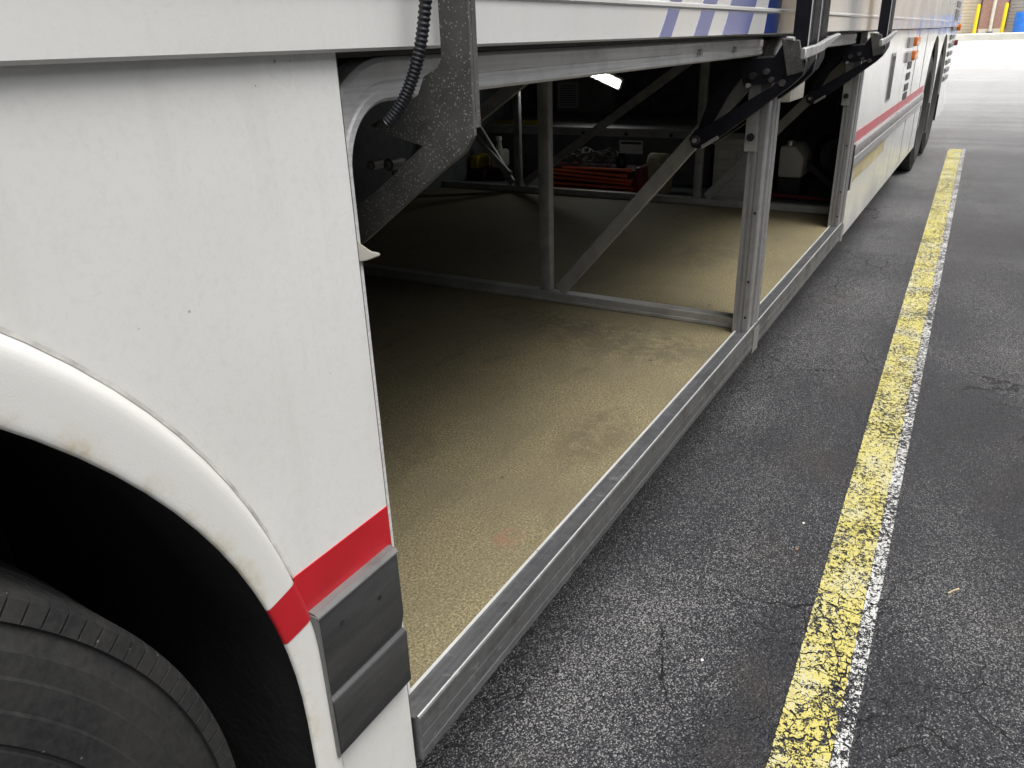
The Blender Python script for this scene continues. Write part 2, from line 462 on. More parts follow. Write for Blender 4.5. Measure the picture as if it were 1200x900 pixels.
def tube(bm, pts, r, seg=12, radii=None):
    pts = [Vector(p) for p in pts]
    ref = Vector((0.31, 0.17, 0.93))
    rings = []
    for i, c in enumerate(pts):
        t = (pts[min(i + 1, len(pts) - 1)] - pts[max(i - 1, 0)]).normalized()
        if abs(t.dot(ref)) > 0.95: ref = Vector((0.9, 0.3, 0.1))
        a = ref - t * ref.dot(t); ref = a.normalized()
        rings.append(ring_at(bm, c, t, ref, radii[i] if radii else r, seg))
    for A, B in zip(rings, rings[1:]):
        for k in range(seg): bm.faces.new((A[k], A[(k + 1) % seg], B[(k + 1) % seg], B[k]))
    bm.faces.new(rings[0][::-1]); bm.faces.new(rings[-1])
    return bm

def bar(bm, p, q, wdt, thk, side):
    """flat bar from p to q: wdt across (in the plane p-q / side), thk along side"""
    p, q, side = Vector(p), Vector(q), Vector(side).normalized()
    t = (q - p).normalized(); n = t.cross(side).normalized()
    vs = [bm.verts.new(e + n * (wdt / 2 * i) + side * (thk / 2 * j)) for e in (p, q) for i in (-1, 1) for j in (-1, 1)]
    for f in ((0, 1, 3, 2), (4, 6, 7, 5), (0, 4, 5, 1), (2, 3, 7, 6), (0, 2, 6, 4), (1, 5, 7, 3)):
        bm.faces.new([vs[i] for i in f])
    return bm

def lathe_y(bm, prof, cx, cz, angs, radf=None):
    """prof: list of (y, r); turned about the y axis through (cx, cz)"""
    rows = []
    for ai, a in enumerate(angs):
        rows.append([bm.verts.new((cx + rr * math.cos(a), yy, cz + rr * math.sin(a))) for yy, rr in (radf(ai, prof) if radf else prof)])
    n = len(angs)
    for i in range(n):
        A, B = rows[i], rows[(i + 1) % n]
        for j in range(len(prof) - 1): bm.faces.new((A[j], A[j + 1], B[j + 1], B[j]))
    return bm

def lathe_z(bm, prof, cx, cy, seg=32):
    rows = [[bm.verts.new((cx + r * math.cos(2 * PI * i / seg), cy + r * math.sin(2 * PI * i / seg), z)) for r, z in prof] for i in range(seg)]
    for i in range(seg):
        A, B = rows[i], rows[(i + 1) % seg]
        for j in range(len(prof) - 1): bm.faces.new((A[j], B[j], B[j + 1], A[j + 1]))
    bm.faces.new([r[0] for r in rows][::-1]); bm.faces.new([r[-1] for r in rows])
    return bm

def bev(bm, wdt, seg=1, ang=40):
    bmesh.ops.recalc_face_normals(bm, faces=bm.faces)
    ed = [e for e in bm.edges if len(e.link_faces) == 2 and e.calc_face_angle(0) > R(ang)]
    bmesh.ops.bevel(bm, geom=ed, offset=wdt, segments=seg, profile=0.5, affect='EDGES', clamp_overlap=True)
    return bm

BASE = {}
def obj(name, bm, mat, parent=None, smooth=35, label=None, kind=None):
    """link a bmesh as one mesh object; bus-space coordinates, moved into its thing's frame"""
    bmesh.ops.recalc_face_normals(bm, faces=bm.faces)
    if parent is not None and parent.parent is None and parent.type == 'EMPTY':
        bmesh.ops.translate(bm, vec=-parent.location, verts=bm.verts)
    elif parent is not None and parent.name in BASE:
        bmesh.ops.translate(bm, vec=-BASE[parent.name], verts=bm.verts)
    me = bpy.data.meshes.new(name)
    bm.to_mesh(me); bm.free()
    me.materials.append(mat)
    if smooth:
        me.polygons.foreach_set('use_smooth', [True] * len(me.polygons))
        me.set_sharp_from_angle(angle=R(smooth))
    o = bpy.data.objects.new(name, me)
    COL.objects.link(o)
    if parent is not None:
        o.parent = parent
        BASE[o.name] = parent.location.copy() if parent.type == 'EMPTY' else BASE[parent.name]
    if label: o['label'] = label
    if kind: o['kind'] = kind
    return o

def thing(name, label, cat, loc, group=None):
    o = bpy.data.objects.new(name, None)
    o.empty_display_size = 0.1
    COL.objects.link(o)
    o.location = loc
    return tag(o, label, cat, group)

def tag(o, label, cat, group=None):
    o['label'] = label; o['category'] = cat
    if group: o['group'] = group
    return o

def rebase(o, loc):
    """give a one-mesh thing its origin at its base"""
    o.data.transform(Matrix.Translation(-Vector(loc))); o.location = loc
    return o

# ------------------------------------------------------------------ ground, markings
def gz(x):
    if x <= 11: return 0.0
    t = min(max((x - 11) / 37.0, 0), 1)
    return 0.88 * (t * t * 0.35 + t * 0.65) if x < 48 else 0.88
bm = new()
xs = [-400, -60, -10, 0, 5, 9, 11, 12, 13, 15, 18, 22, 26, 30, 35, 40, 44, 48, 60, 700]
rows = [[bm.verts.new((x, y, gz(x))) for y in (-500, -30, -4, 0, 4, 30, 500)] for x in xs]
for a, b in zip(rows, rows[1:]):
    for j in range(6): bm.faces.new((a[j], b[j], b[j + 1], a[j + 1]))
obj('asphalt_ground', bm, M['asphalt'], kind='structure')

bm = new()
box(bm, 41.0, 47.95, -30, 30, 0.4, 0.90)
o = obj('concrete_apron', bm, M['concrete'], kind='structure')

def strip(name, mat, e0, e1, z, n=60):
    """a long flat strip; e0/e1: ((x,y) near, (x,y) far) of its two edges"""
    bm = new()
    lay = bm.verts.layers.float_color.new('edge')
    cols = (0, 0.10, 0.9, 1.0) if False else None
    rows = []
    for i in range(n + 1):
        t = i / n
        a = Vector(e0[0]).lerp(Vector(e0[1]), t); b = Vector(e1[0]).lerp(Vector(e1[1]), t)
        r = []
        for s in (0, 0.12, 0.5, 0.88, 1):
            p = a.lerp(b, s)
            v = bm.verts.new((p.x, p.y, z))
            e = min(s, 1 - s) / 0.12
            e = min(e, 1.0)
            if i in (0, n): e = 0
            v[lay] = (e, e, e, 1)
            r.append(v)
        rows.append(r)
    for a, b in zip(rows, rows[1:]):
        for j in range(4): bm.faces.new((a[j], b[j], b[j + 1], a[j + 1]))
    o = obj(name, bm, mat, smooth=0)
    return o
# directions measured off the lot: the bay line runs about 1.3 degrees across the bus's own axis
YL = ((0.0, 0.119), (10.10, 0.355)); YR = ((0.0, 0.020), (10.10, 0.222))
o = strip('yellow_line', M['yellow'], YL, YR, 0.004)
tag(o, 'long cracked yellow parking line worn through to the dark asphalt', 'parking line')
o = strip('white_line', M['whiteline'], ((0.0, 0.021), (10.13, 0.222)), ((0.0, -0.008), (10.13, 0.186)), 0.0045)
tag(o, 'thin worn white line showing along the right edge of the yellow line', 'parking line')

bm = new(); tube(bm, [(1.785, -0.113, 0.004), (1.80, -0.124, 0.006), (1.815, -0.134, 0.004)], 0.0022, 6)
o = rebase(obj('twig', bm, M['twig']), (1.80, -0.124, 0.0))
tag(o, 'tiny dry twig lying on the asphalt right of the yellow line', 'twig')

for nm, x, y, r_, mt, lab in (('leaf_scrap', 1.80, 0.237, 0.007, 'leaf', 'tiny brown leaf scrap on the asphalt left of the yellow line'),
                              ('paint_flake', 1.93, 0.246, 0.006, 'pipe', 'tiny white paint flake on the asphalt left of the yellow line'),
                              ('pale_pebble', 1.30, 0.33, 0.005, 'pipe', 'pale pebble lying on the dark asphalt near the metal sill')):
    bm = new(); rnd = random.Random(nm)
    n = 9
    pts = [(x + r_ * rnd.uniform(0.6, 1.2) * math.cos(2 * PI * i / n), y + r_ * rnd.uniform(0.4, 0.9) * math.sin(2 * PI * i / n)) for i in range(n)]
    prism(bm, pts, 'z', 0.0005, 0.004); bev(bm, 0.001)
    tag(rebase(obj(nm, bm, M[mt]), (x, y, 0)), lab, nm.replace('_', ' '))

# ------------------------------------------------------------------ the coach
bus = thing('coach_bus', 'white coach bus with red stripe, its two empty luggage bays standing open', 'bus', (4.7, 1.85, 0.0))

# upper side skin
bm = new()
prism(bm, [(0.575, 1.231), (0.536, 1.231), (0.533, 1.234), (0.533, 1.281), (0.5295, 1.2845), (0.5295, 1.2895), (0.534, 1.293), (0.536, 1.93), (0.575, 1.93)], 'x', -1.95, 11.5)
upper = obj('upper_side_panel', bm, M['gloss'], bus)
# slanted bottoms of the big lettering, plus a navy bar painted as a reflection
def slant_bar(x0, x1, lean, mat):
    h0, h1 = 1.2345, 1.280
    bm = new()
    yy = 0.5325
    prism(bm, [(x0, h0), (x1, h0), (x1 + lean * 0.9, h1), (x0 + lean * 0.9, h1)], 'y', yy - 0.0008, yy + 0.004)
    prism(bm, [(x0 + lean * 1.1, 1.2935), (x1 + lean * 1.1, 1.2935), (x1 + lean * 9, 1.70), (x0 + lean * 9, 1.70)], 'y', yy - 0.0002, yy + 0.0045)
    obj('blue_side_bars', bm, mat, upper)
slant_bar(1.425, 1.485, 0.046, M['blue'])
slant_bar(1.615, 1.702, 0.045, M['blue'])
slant_bar(1.805, 2.010, 0.045, M['blue'])
slant_bar(2.165, 2.300, 0.020, M['navy_reflection'])  # navy bar paints a reflected vehicle onto the glossy side

# window band, roof and ends
bm = new(); prism(bm, [(0.548, 1.94), (0.575, 2.98), (0.66, 3.28), (0.95, 3.44), (2.74, 3.44), (3.03, 3.28), (3.115, 2.98), (3.14, 1.94), (3.14, 1.24), (3.10, 1.24), (3.10, 1.90), (0.60, 1.90), (0.60, 1.94)], 'x', -1.9, 11.45)
obj('upper_body', bm, M['white'], bus)
wins = [(-1.7, 0.1), (0.2, 1.7), (1.8, 3.3), (3.4, 4.9), (5.0, 6.5), (6.6, 8.1), (8.2, 9.7), (9.8, 11.0)]
for x0, x1 in wins:
    bm = new(); prism(bm, [(0.540, 2.02), (0.563, 2.90), (0.572, 2.90), (0.549, 2.02)], 'x', x0, x1)
    obj('window', bm, M['glass'], bus)
bm = new(); box(bm, -1.93, -1.90, 0.60, 3.10, 0.35, 3.30); obj('front_face', bm, M['white'], bus)
bm = new(); box(bm, 11.45, 11.50, 0.60, 3.10, 0.45, 3.30); obj('rear_face', bm, M['white'], bus)
bm = new(); box(bm, -1.9, 11.4, 3.10, 3.14, 0.30, 1.24); obj('far_side_panel', bm, M['white'], bus)

# front lower panel with the wheel arch cut out
AX, AZ, AR = -0.20, 0.545, 0.645
pts = [(0.601, 1.238), (0.601, 0.268), (AX + AR, 0.268)]
for i in range(41):
    a = PI * i / 40
    pts.append((AX + AR * math.cos(a), AZ + AR * math.sin(a)))
pts += [(AX - AR, 0.268), (-1.9, 0.30), (-1.9, 1.238)]
bm = new()
def arch_sheet(bm, x0, x1, zb, zt, arches, ya, yb):
    """side sheet in vertical strips, so that arches are cut cleanly; arches: (centre x, centre z, radius, z squash)"""
    xs_ = [x0, x1]
    for cx, cz, r_, q in arches: xs_ += [cx + r_ * math.cos(PI * i / 48) for i in range(49)]
    xs_ = sorted(x for x in xs_ if x0 - 1e-6 <= x <= x1 + 1e-6)
    def low(x, side):
        for cx, cz, r_, q in arches:
            d = x - cx
            if abs(d) < r_ - 1e-5: return cz + q * math.sqrt(r_ * r_ - d * d)
            if abs(d - r_) < 1e-5 and side < 0: return cz
            if abs(d + r_) < 1e-5 and side > 0: return cz
        return zb
    top = {}
    for a, b in zip(xs_, xs_[1:]):
        if b - a < 1e-6: continue
        la, lb = low(a, 1), low(b, -1)
        for yy in (ya, yb):
            bm.faces.new([bm.verts.new(p) for p in ((a, yy, la), (b, yy, lb), (b, yy, zt), (a, yy, zt))])
        bm.faces.new([bm.verts.new(p) for p in ((a, ya, la), (b, ya, lb), (b, yb, lb), (a, yb, la))])
        bm.faces.new([bm.verts.new(p) for p in ((a, ya, zt), (b, ya, zt), (b, yb, zt), (a, yb, zt))])
    for x in (x0, x1):
        bm.faces.new([bm.verts.new(p) for p in ((x, ya, zb), (x, yb, zb), (x, yb, zt), (x, ya, zt))])
    bmesh.ops.remove_doubles(bm, verts=bm.verts, dist=1e-5)
    return bm
arch_sheet(bm, -1.9, 0.601, 0.268, 1.238, [(AX, AZ, AR, 1.0)], 0.545, 0.562)
front = obj('front_side_panel', bm, M['white'], bus)
bm = new(); prism(bm, [(0.4535, 0.674), (0.6005, 0.674), (0.6005, 0.729), (0.441, 0.729)], 'y', 0.5437, 0.552); obj('red_stripe', bm, M['red'], front)
bm = new(); box(bm, 0.6015, 0.6045, 0.547, 0.574, 0.27, 1.236); obj('edge_seal', bm, M['seal'], front)
# wheel arch flare: a rolled bead swept round the arch and down its two legs
stations = [((AX, z), (1, 0)) for z in (0.268, 0.40, 0.50)]
stations += [((AX, AZ), (math.cos(PI * i / 56), math.sin(PI * i / 56))) for i in range(57)]
stations += [((AX, z), (-1, 0)) for z in (0.50, 0.40, 0.268)]
prof = [(0.678, 0.5465), (0.676, 0.5452), (0.674, 0.5425), (0.6722, 0.5392), (0.670, 0.5368), (0.667, 0.5352), (0.663, 0.5346), (0.656, 0.5348), (0.648, 0.5353), (0.640, 0.5358), (0.633, 0.5363), (0.6295, 0.5368), (0.6275, 0.5380), (0.627, 0.5405), (0.632, 0.5445), (0.642, 0.550)]
def flare_mesh(sts, prof):
    bm = new(); lay = bm.verts.layers.float_color.new('edge')
    rows = []
    for (bx, bz), (dx, dz) in sts:
        r = []
        for q, (rr, yy) in enumerate(prof):
            ang_ = math.atan2(dz, dx) if bz >= AZ - 1e-6 else (0 if dx > 0 else PI)
            t_ = min(max((min(ang_, PI - ang_) - R(8)) / R(50), 0), 1)
            rr = 0.627 + (rr - 0.627) * (0.85 + 0.41 * t_ * t_ * (3 - 2 * t_))
            v = bm.verts.new((bx + dx * rr, yy, bz + dz * rr))
            e = min(1.0, max(0.0, (0.648 - rr) / 0.02)); v[lay] = (e, e, e, 1)
            r.append(v)
        rows.append(r)
    for a, b in zip(rows, rows[1:]):
        for j in range(len(prof) - 1): bm.faces.new((a[j], a[j + 1], b[j + 1], b[j]))
    return bm
flare = obj('wheel_arch_flare', flare_mesh(stations, prof), M['flare'], bus, smooth=50)
obj('flare_crease_shade', flare_mesh(stations, [(0.6790, 0.5444), (0.6760, 0.5441)]), M['crease_shade'], flare)  # grey strip painted for the shade in the flare's outer crease
a0, a1 = math.asin((0.672 - AZ) / 0.65), math.asin((0.728 - AZ) / 0.65)
sts = [((AX, AZ), (math.cos(a0 + (a1 - a0) * i / 8), math.sin(a0 + (a1 - a0) * i / 8))) for i in range(9)]
obj('red_stripe', flare_mesh(sts, [(r_ + 0.0008 * (1 if r_ > 0.655 else -1), y_ - 0.0009) for r_, y_ in prof[:-2]]), M['red'], flare, smooth=50)

# the rub rail block behind the arch
bm = new()
prism(bm, [(0.546, 0.6745), (0.5345, 0.6740), (0.5312, 0.6705), (0.5305, 0.578), (0.5355, 0.556), (0.5365, 0.5525), (0.5300, 0.5495), (0.5290, 0.5465), (0.5300, 0.467), (0.533, 0.464), (0.546, 0.464)], 'x', 0.4585, 0.595)
bev(bm, 0.001, 1, 25)
rub = obj('rub_rail', bm, M['rub'], front, smooth=25)
bm = new(); prism(bm, [(0.5445, 0.6765), (0.5337, 0.6760), (0.5300, 0.6715), (0.5300, 0.6690), (0.5340, 0.6738), (0.5445, 0.6750)], 'x', 0.4565, 0.5955)
obj('rail_trim', bm, M['dark_alu'], front)
bm = new(); box(bm, 0.4550, 0.4582, 0.5310, 0.5448, 0.4645, 0.6735); obj('rail_end_cap', bm, M['dark_alu'], front)
for x, z in ((0.4905, 0.642), (0.555, 0.630)):
    bm = new(); tube(bm, [(x, 0.5300, z), (x, 0.534, z)], 0.0032, 12); obj('screw_hole', bm, M['slot'], front)

# wheel well and front wheel
bm = new()
n = 36
angs = [PI * i / n for i in range(n + 1)]
A = [bm.verts.new((AX + 0.64 * math.cos(a), 0.547, AZ + 0.64 * math.sin(a))) for a in angs]
B = [bm.verts.new((AX + 0.64 * math.cos(a), 1.15, AZ + 0.64 * math.sin(a))) for a in angs]
A = [bm.verts.new((AX + 0.64, 0.547, 0.25))] + A + [bm.verts.new((AX - 0.64, 0.547, 0.25))]
B = [bm.verts.new((AX + 0.64, 1.15, 0.25))] + B + [bm.verts.new((AX - 0.64, 1.15, 0.25))]
for i in range(len(A) - 1): bm.faces.new((A[i], A[i + 1], B[i + 1], B[i]))
bm.faces.new(B)
obj('wheel_well', bm, M['well'], bus)

def tyre_mesh(cx, cz, y0, ro, wide, lugs):
    k_ = ro / 0.518
    tread = [(0.075, 0.520), (0.080, 0.506), (0.086, 0.506), (0.090, 0.521), (0.135, 0.523), (0.140, 0.508), (0.146, 0.508), (0.150, 0.523), (0.195, 0.521), (0.2, 0.506), (0.206, 0.506), (0.21, 0.520)]
    wall = [(0.030, 0.285), (0.018, 0.300), (0.006, 0.318), (-0.002, 0.336), (-0.003, 0.338), (-0.010, 0.352), (-0.0115, 0.3535), (-0.0115, 0.3570), (-0.0155, 0.362), (-0.017, 0.3835), (-0.0145, 0.385), (-0.0150, 0.3885), (-0.018, 0.392), (-0.0190, 0.412), (-0.0175, 0.4135), (-0.0178, 0.416), (-0.0200, 0.418), (-0.0195, 0.438), (-0.0165, 0.440), (-0.0145, 0.460), (-0.0115, 0.462), (-0.0085, 0.478), (-0.0030, 0.484), (0.0010, 0.4955)]
    shoulder = [(-0.0030, 0.4970), (0.000, 0.5135), (0.006, 0.5175), (0.012, 0.5190)]
    prof = [(y0 + a, r * k_) for a, r in wall + shoulder + tread] + [(y0 + wide - a, r * k_) for a, r in reversed(wall + shoulder)]
    i0 = len(wall) + 1
    angs = []; notch = []
    for i in range(lugs):
        b = 2 * PI * i / lugs; s = 2 * PI / lugs
        for q, on in ((0.0, 0), (0.46, 0), (0.86, 0), (0.885, 1), (0.975, 1)):
            angs.append(b + s * q); notch.append(on)
    def rf(ai, pr):
        if not notch[ai]: return pr
        pr = list(pr)
        for j in (i0, i0 + 1, i0 + 2): pr[j] = (pr[j][0] + 0.010, pr[j][1] - 0.008)
        return pr
    bm = new(); lathe_y(bm, prof, cx, cz, angs, rf)
    return bm
def wheel(cx, cz, y0, ro, wide, lugs):
    k_ = ro / 0.518
    t = obj('wheel', tyre_mesh(cx, cz, y0, ro, wide, lugs), M['rubber'], bus, smooth=28)
    seg = [2 * PI * i / 40 for i in range(40)]
    bm = new(); lathe_y(bm, [(y0 + 0.05, 0.288 * k_), (y0 + 0.022, 0.284 * k_), (y0 + 0.03, 0.262 * k_), (y0 + 0.10, 0.25 * k_), (y0 + 0.13, 0.20 * k_), (y0 + 0.10, 0.15 * k_), (y0 + 0.10, 0.09), (y0 + 0.03, 0.085), (y0 + 0.02, 0.07), (y0 + 0.02, 0.001)], cx, cz, seg)
    obj('rim', bm, M['alu_dull'], t)
    bm = new()
    for i in range(10):
        a = 2 * PI * i / 10
        x, z = cx + 0.17 * math.cos(a), cz + 0.17 * math.sin(a)
        tube(bm, [(x, y0 + 0.08, z), (x, y0 + 0.125, z)], 0.016, 6)
    obj('wheel_nuts', bm, M['steel'], t)
wheel(-0.165, 0.520, 0.5615, 0.5135, 0.30, 172)

# ------------------------------------------------------------------ open bays: sill, floor, lining
sill_prof = [(0.5800, 0.360), (0.5800, 0.3755), (0.5770, 0.3755), (0.5760, 0.3740), (0.5415, 0.3785), (0.5405, 0.3835), (0.5360, 0.3835), (0.5340, 0.3815), (0.5338, 0.352), (0.5346, 0.3505), (0.5346, 0.3475), (0.5338, 0.346), (0.5336, 0.324), (0.5348, 0.3225), (0.5348, 0.3195), (0.5336, 0.318), (0.5336, 0.304), (0.538, 0.300), (0.575, 0.296), (0.575, 0.360)]
bm = new(); prism(bm, sill_prof, 'x', 0.607, 4.055)
sill = obj('bay_sill', bm, M['galv'], bus, smooth=20)
bm = new(); box(bm, 0.607, 4.055, 0.5358, 0.5382, 0.3837, 0.3842); obj('bright_edge', bm, M['bright'], sill)
bm = new(); box(bm, 0.607, 4.055, 0.5772, 0.5825, 0.3757, 0.3768); obj('floor_edging', bm, M['bright'], sill)
bm = new(); box(bm, 0.607, 2.375, 0.5805, 3.10, 0.345, 0.3690); obj('bay_floor', bm, M['floor'], bus)
bm = new(); box(bm, 2.425, 4.275, 0.5805, 3.10, 0.345, 0.3690); obj('bay_floor', bm, M['floor'], bus)
bm = new(); box(bm, 4.325, 6.0, 0.57, 3.10, 0.340, 0.3640); obj('rear_bay_floor', bm, M['dark'], bus)
bm = new(); box(bm, 0.56, 6.0, 0.64, 3.10, 1.176, 1.215); obj('bay_ceiling', bm, M['dark'], bus)
bm = new(); box(bm, 0.48, 0.596, 0.62, 3.10, 0.25, 1.22); obj('front_bulkhead', bm, M['dark'], bus)
bm = new(); box(bm, 5.93, 5.98, 0.57, 3.10, 0.365, 1.175); obj('rear_bulkhead', bm, M['dark'], bus)
bm = new(); box(bm, 0.60, 6.0, 3.07, 3.099, 0.37, 1.175); obj('far_bay_lining', bm, M['dark'], bus)
bm = new(); box(bm, 0.6, 11.3, 0.80, 2.90, 0.27, 0.338); obj('underfloor', bm, M['well'], bus)

# top door rail with rounded corner, one per bay
rail_prof = [(-0.018, 0.604), (-0.018, 0.578), (-0.014, 0.574), (-0.006, 0.5735), (-0.004, 0.576), (0.002, 0.576), (0.004, 0.5735), (0.022, 0.5735), (0.027, 0.578), (0.027, 0.604)]
def rail(x0, x1, corner):
    st = []
    zc = 1.1975; rad = 0.085
    if corner:
        cx, cz = x0 + 0.018 + rad, zc - rad
        st += [((x0 + 0.018, z), (-1, 0)) for z in (0.385, 0.8, cz - 0.002)]
        for i in range(13):
            a = PI - (PI / 2) * i / 12
            st.append(((cx + rad * math.cos(a), cz + rad * math.sin(a)), (math.cos(a), math.sin(a))))
    else:
        st.append(((x0, zc), (0, 1)))
    st.append(((x1, zc), (0, 1)))
    bm = new(); rows = []
    for (px, pz), (dx, dz) in st:
        rows.append([bm.verts.new((px + dx * o_, yy, pz + dz * o_)) for o_, yy in rail_prof])
    nn = len(rail_prof)
    for a, b in zip(rows, rows[1:]):
        for j in range(nn): bm.faces.new((a[j], a[(j + 1) % nn], b[(j + 1) % nn], b[j]))
    bm.faces.new(rows[0][::-1]); bm.faces.new(rows[-1])
    return obj('door_frame_rail', bm, M['alu'], bus, smooth=30)
r1 = rail(0.607, 2.335, True)
r2 = rail(2.47, 3.965, True)
bm = new(); prism(bm, [(0.570, 1.2255), (0.606, 1.2255), (0.606, 1.245), (0.577, 1.245), (0.577, 1.2303), (0.570, 1.2300)], 'x', 0.606, 4.06); obj('header_seal', bm, M['seal'], bus)
for x in (1.78, 2.05):
    bm = new(); tube(bm, [(x, 0.566, 1.201), (x, 0.580, 1.201)], 0.007, 10); obj('rail_bolt', bm, M['steel'], r1)

# side posts between the bays: fluted extrusions
def side_post(x0):
    pr = [(x0, 0.590), (x0, 0.583), (x0 + 0.004, 0.582), (x0 + 0.004, 0.574), (x0, 0.573), (x0, 0.566), (x0 + 0.004, 0.565), (x0 + 0.004, 0.560), (x0, 0.559), (x0, 0.545), (x0 + 0.004, 0.541), (x0 + 0.030, 0.541), (x0 + 0.033, 0.553), (x0 + 0.047, 0.553), (x0 + 0.050, 0.538), (x0 + 0.066, 0.536), (x0 + 0.069, 0.541), (x0 + 0.078, 0.541), (x0 + 0.081, 0.536), (x0 + 0.110, 0.536), (x0 + 0.110, 0.590)]
    bm = new(); prism(bm, pr, 'z', 0.371, 1.178)
    p = obj('bay_post', bm, M['alu_post'], bus, smooth=20)
    bm = new(); prism(bm, [(x0 + 0.051, 0.5325), (x0 + 0.110, 0.5305), (x0 + 0.110, 0.5325), (x0 + 0.051, 0.5327)], 'z', 0.290, 0.371)
    obj('post_foot', bm, M['alu_post'], p)
    bm = new(); box(bm, x0 - 0.006, x0 + 0.001, 0.566, 0.600, 0.925, 1.172); bev(bm, 0.001); obj('hinge_plate', bm, M['strut'], p)
    bm = new(); tube(bm, [(x0 - 0.013, 0.583, 0.965), (x0 - 0.004, 0.583, 0.965)], 0.011, 14)
    tube(bm, [(x0 - 0.017, 0.583, 0.965), (x0 - 0.012, 0.583, 0.965)], 0.006, 6); obj('bolt', bm, M['black'], p)
    bm = new()
    for z in (0.425, 0.54, 0.75): tube(bm, [(x0 - 0.0008, 0.5525, z), (x0 + 0.003, 0.5525, z)], 0.0042, 10)
    obj('rivet_holes', bm, M['slot'], p)
    return p
side_post(2.335); side_post(3.965)

# divider frames between the bays: floor rail, uprights and slanted struts
def divider(x0, ys, first):
    bm = new(); box(bm, x0 - 0.022, x0 + 0.022, 0.592, 3.07, 0.371, 0.405)
    box(bm, x0 - 0.026, x0 - 0.022, 0.592, 3.07, 0.3695, 0.383); bev(bm, 0.002)
    d = obj('divider_frame', bm, M['strut'], bus)
    for y in ys:
        bm = new(); box(bm, x0 - 0.018, x0 + 0.018, y - 0.021, y + 0.021, 0.4055, 1.174); bev(bm, 0.004, 2); obj('upright', bm, M['tube'], d)
    y0 = ys[0]
    def strut(ya, za, yb, zb, wdt, mat, off=0.0):
        bm = new(); bar(bm, (x0 + off, ya, za), (x0 + off, yb, zb), wdt, 0.022, (1, 0, 0)); bev(bm, 0.002); obj('diagonal_strut', bm, mat, d)
    strut(y0 - 0.055, 0.412, 0.580, 1.165, 0.046, M['strut'])
    strut(y0 + 0.035, 1.150, ys[1] - 0.045, 0.425, 0.045, M['tube'])
    strut(ys[1] + 0.045, 0.415, 3.05, 1.12, 0.045, M['tube'])
    if not first: strut(ys[1] + 0.04, 0.47, 3.05, 0.93, 0.03, M['strut'], -0.026)
    return d
divider(2.40, (1.285, 2.49), True)
divider(4.30, (1.345, 2.495), False)

# bay lamp
bm = new(); bar(bm, (4.90, 2.285, 1.052), (4.90, 2.065, 0.962), 0.072, 0.035, (1, 0, 0.1)); bev(bm, 0.004)
lampo = obj('bay_light', bm, M['offwhite'], bus)
bm = new(); bar(bm, (4.879, 2.270, 1.044), (4.879, 2.080, 0.966), 0.044, 0.008, (1, 0, 0.1)); bev(bm, 0.002); obj('lit_tube', bm, M['lit'], lampo)
bm = new(); box(bm, 4.905, 4.94, 2.155, 2.195, 1.0, 1.174); obj('bracket', bm, M['tube'], lampo)

# ------------------------------------------------------------------ lifting arms of the two raised doors
prof1 = [(0.522, 1.80), (0.522, 1.220), (0.530, 1.211), (0.537, 1.208), (0.547, 1.203), (0.557, 1.184), (0.587, 1.169), (0.630, 1.150), (0.612, 1.141), (0.585, 1.136), (0.556, 1.129), (0.579, 1.112), (0.606, 1.091), (0.640, 1.068), (0.690, 1.040), (0.760, 1.000), (0.775, 0.975), (0.750, 0.958), (0.656, 1.010), (0.534, 1.100), (0.498, 1.124), (0.485, 1.142), (0.485, 1.80)]
bm = new(); prism(bm, prof1, 'x', 0.740, 0.747); bev(bm, 0.0008, 1, 50)
arm = obj('door_lift_arm', bm, M['arm'], bus)
bm = new(); box(bm, 0.7475, 0.756, 0.4853, 0.4893, 1.15, 1.80); obj('arm_flange', bm, M['arm'], arm)
for q, (y, z, r_) in enumerate(((0.636, 1.100, 0.008), (0.664, 1.098, 0.006))):
    bm = new(); tube(bm, [(0.775, y, z), (0.80, y, z)], r_, 12); tube(bm, [(0.770, y, z), (0.776, y, z)], r_ * 0.55, 6); obj('pivot_bolt', bm, M['steel_dark'], arm)
bm = new(); tube(bm, [(0.790, 0.640, 1.10), (0.792, 0.634, 1.055)], 0.005, 8); obj('pivot_pin', bm, M['steel_dark'], arm)
# hose clipped along the arm
pth = []
for i in range(61):
    t = i / 60
    p0, p1, p2, p3 = Vector((0.705, 0.497, 1.50)), Vector((0.700, 0.497, 1.30)), Vector((0.690, 0.497, 1.21)), Vector((0.672, 0.548, 1.160))
    pth.append(p0 * (1 - t) ** 3 + p1 * 3 * t * (1 - t) ** 2 + p2 * 3 * t * t * (1 - t) + p3 * t ** 3)
fine = []; rad = []
L = 0
for a, b in zip(pth, pth[1:]):
    for q in range(4):
        fine.append(a.lerp(b, q / 4)); rad.append(0.0068 if (len(fine) % 4) in (0, 1) else 0.0056)
bm = new(); tube(bm, fine, 0.006, 12, rad); obj('ribbed_hose', bm, M['black'], arm, smooth=60)
# pale hooked bracket low down by the panel edge
bm = new()
prism(bm, [(0.606, 1.075), (0.618, 1.060), (0.632, 1.040), (0.650, 1.0265), (0.664, 1.0215), (0.664, 1.018), (0.640, 1.018), (0.606, 1.022)], 'y', 0.568, 0.573); bev(bm, 0.0015)
obj('hook_bracket', bm, M['offwhite'], bus)

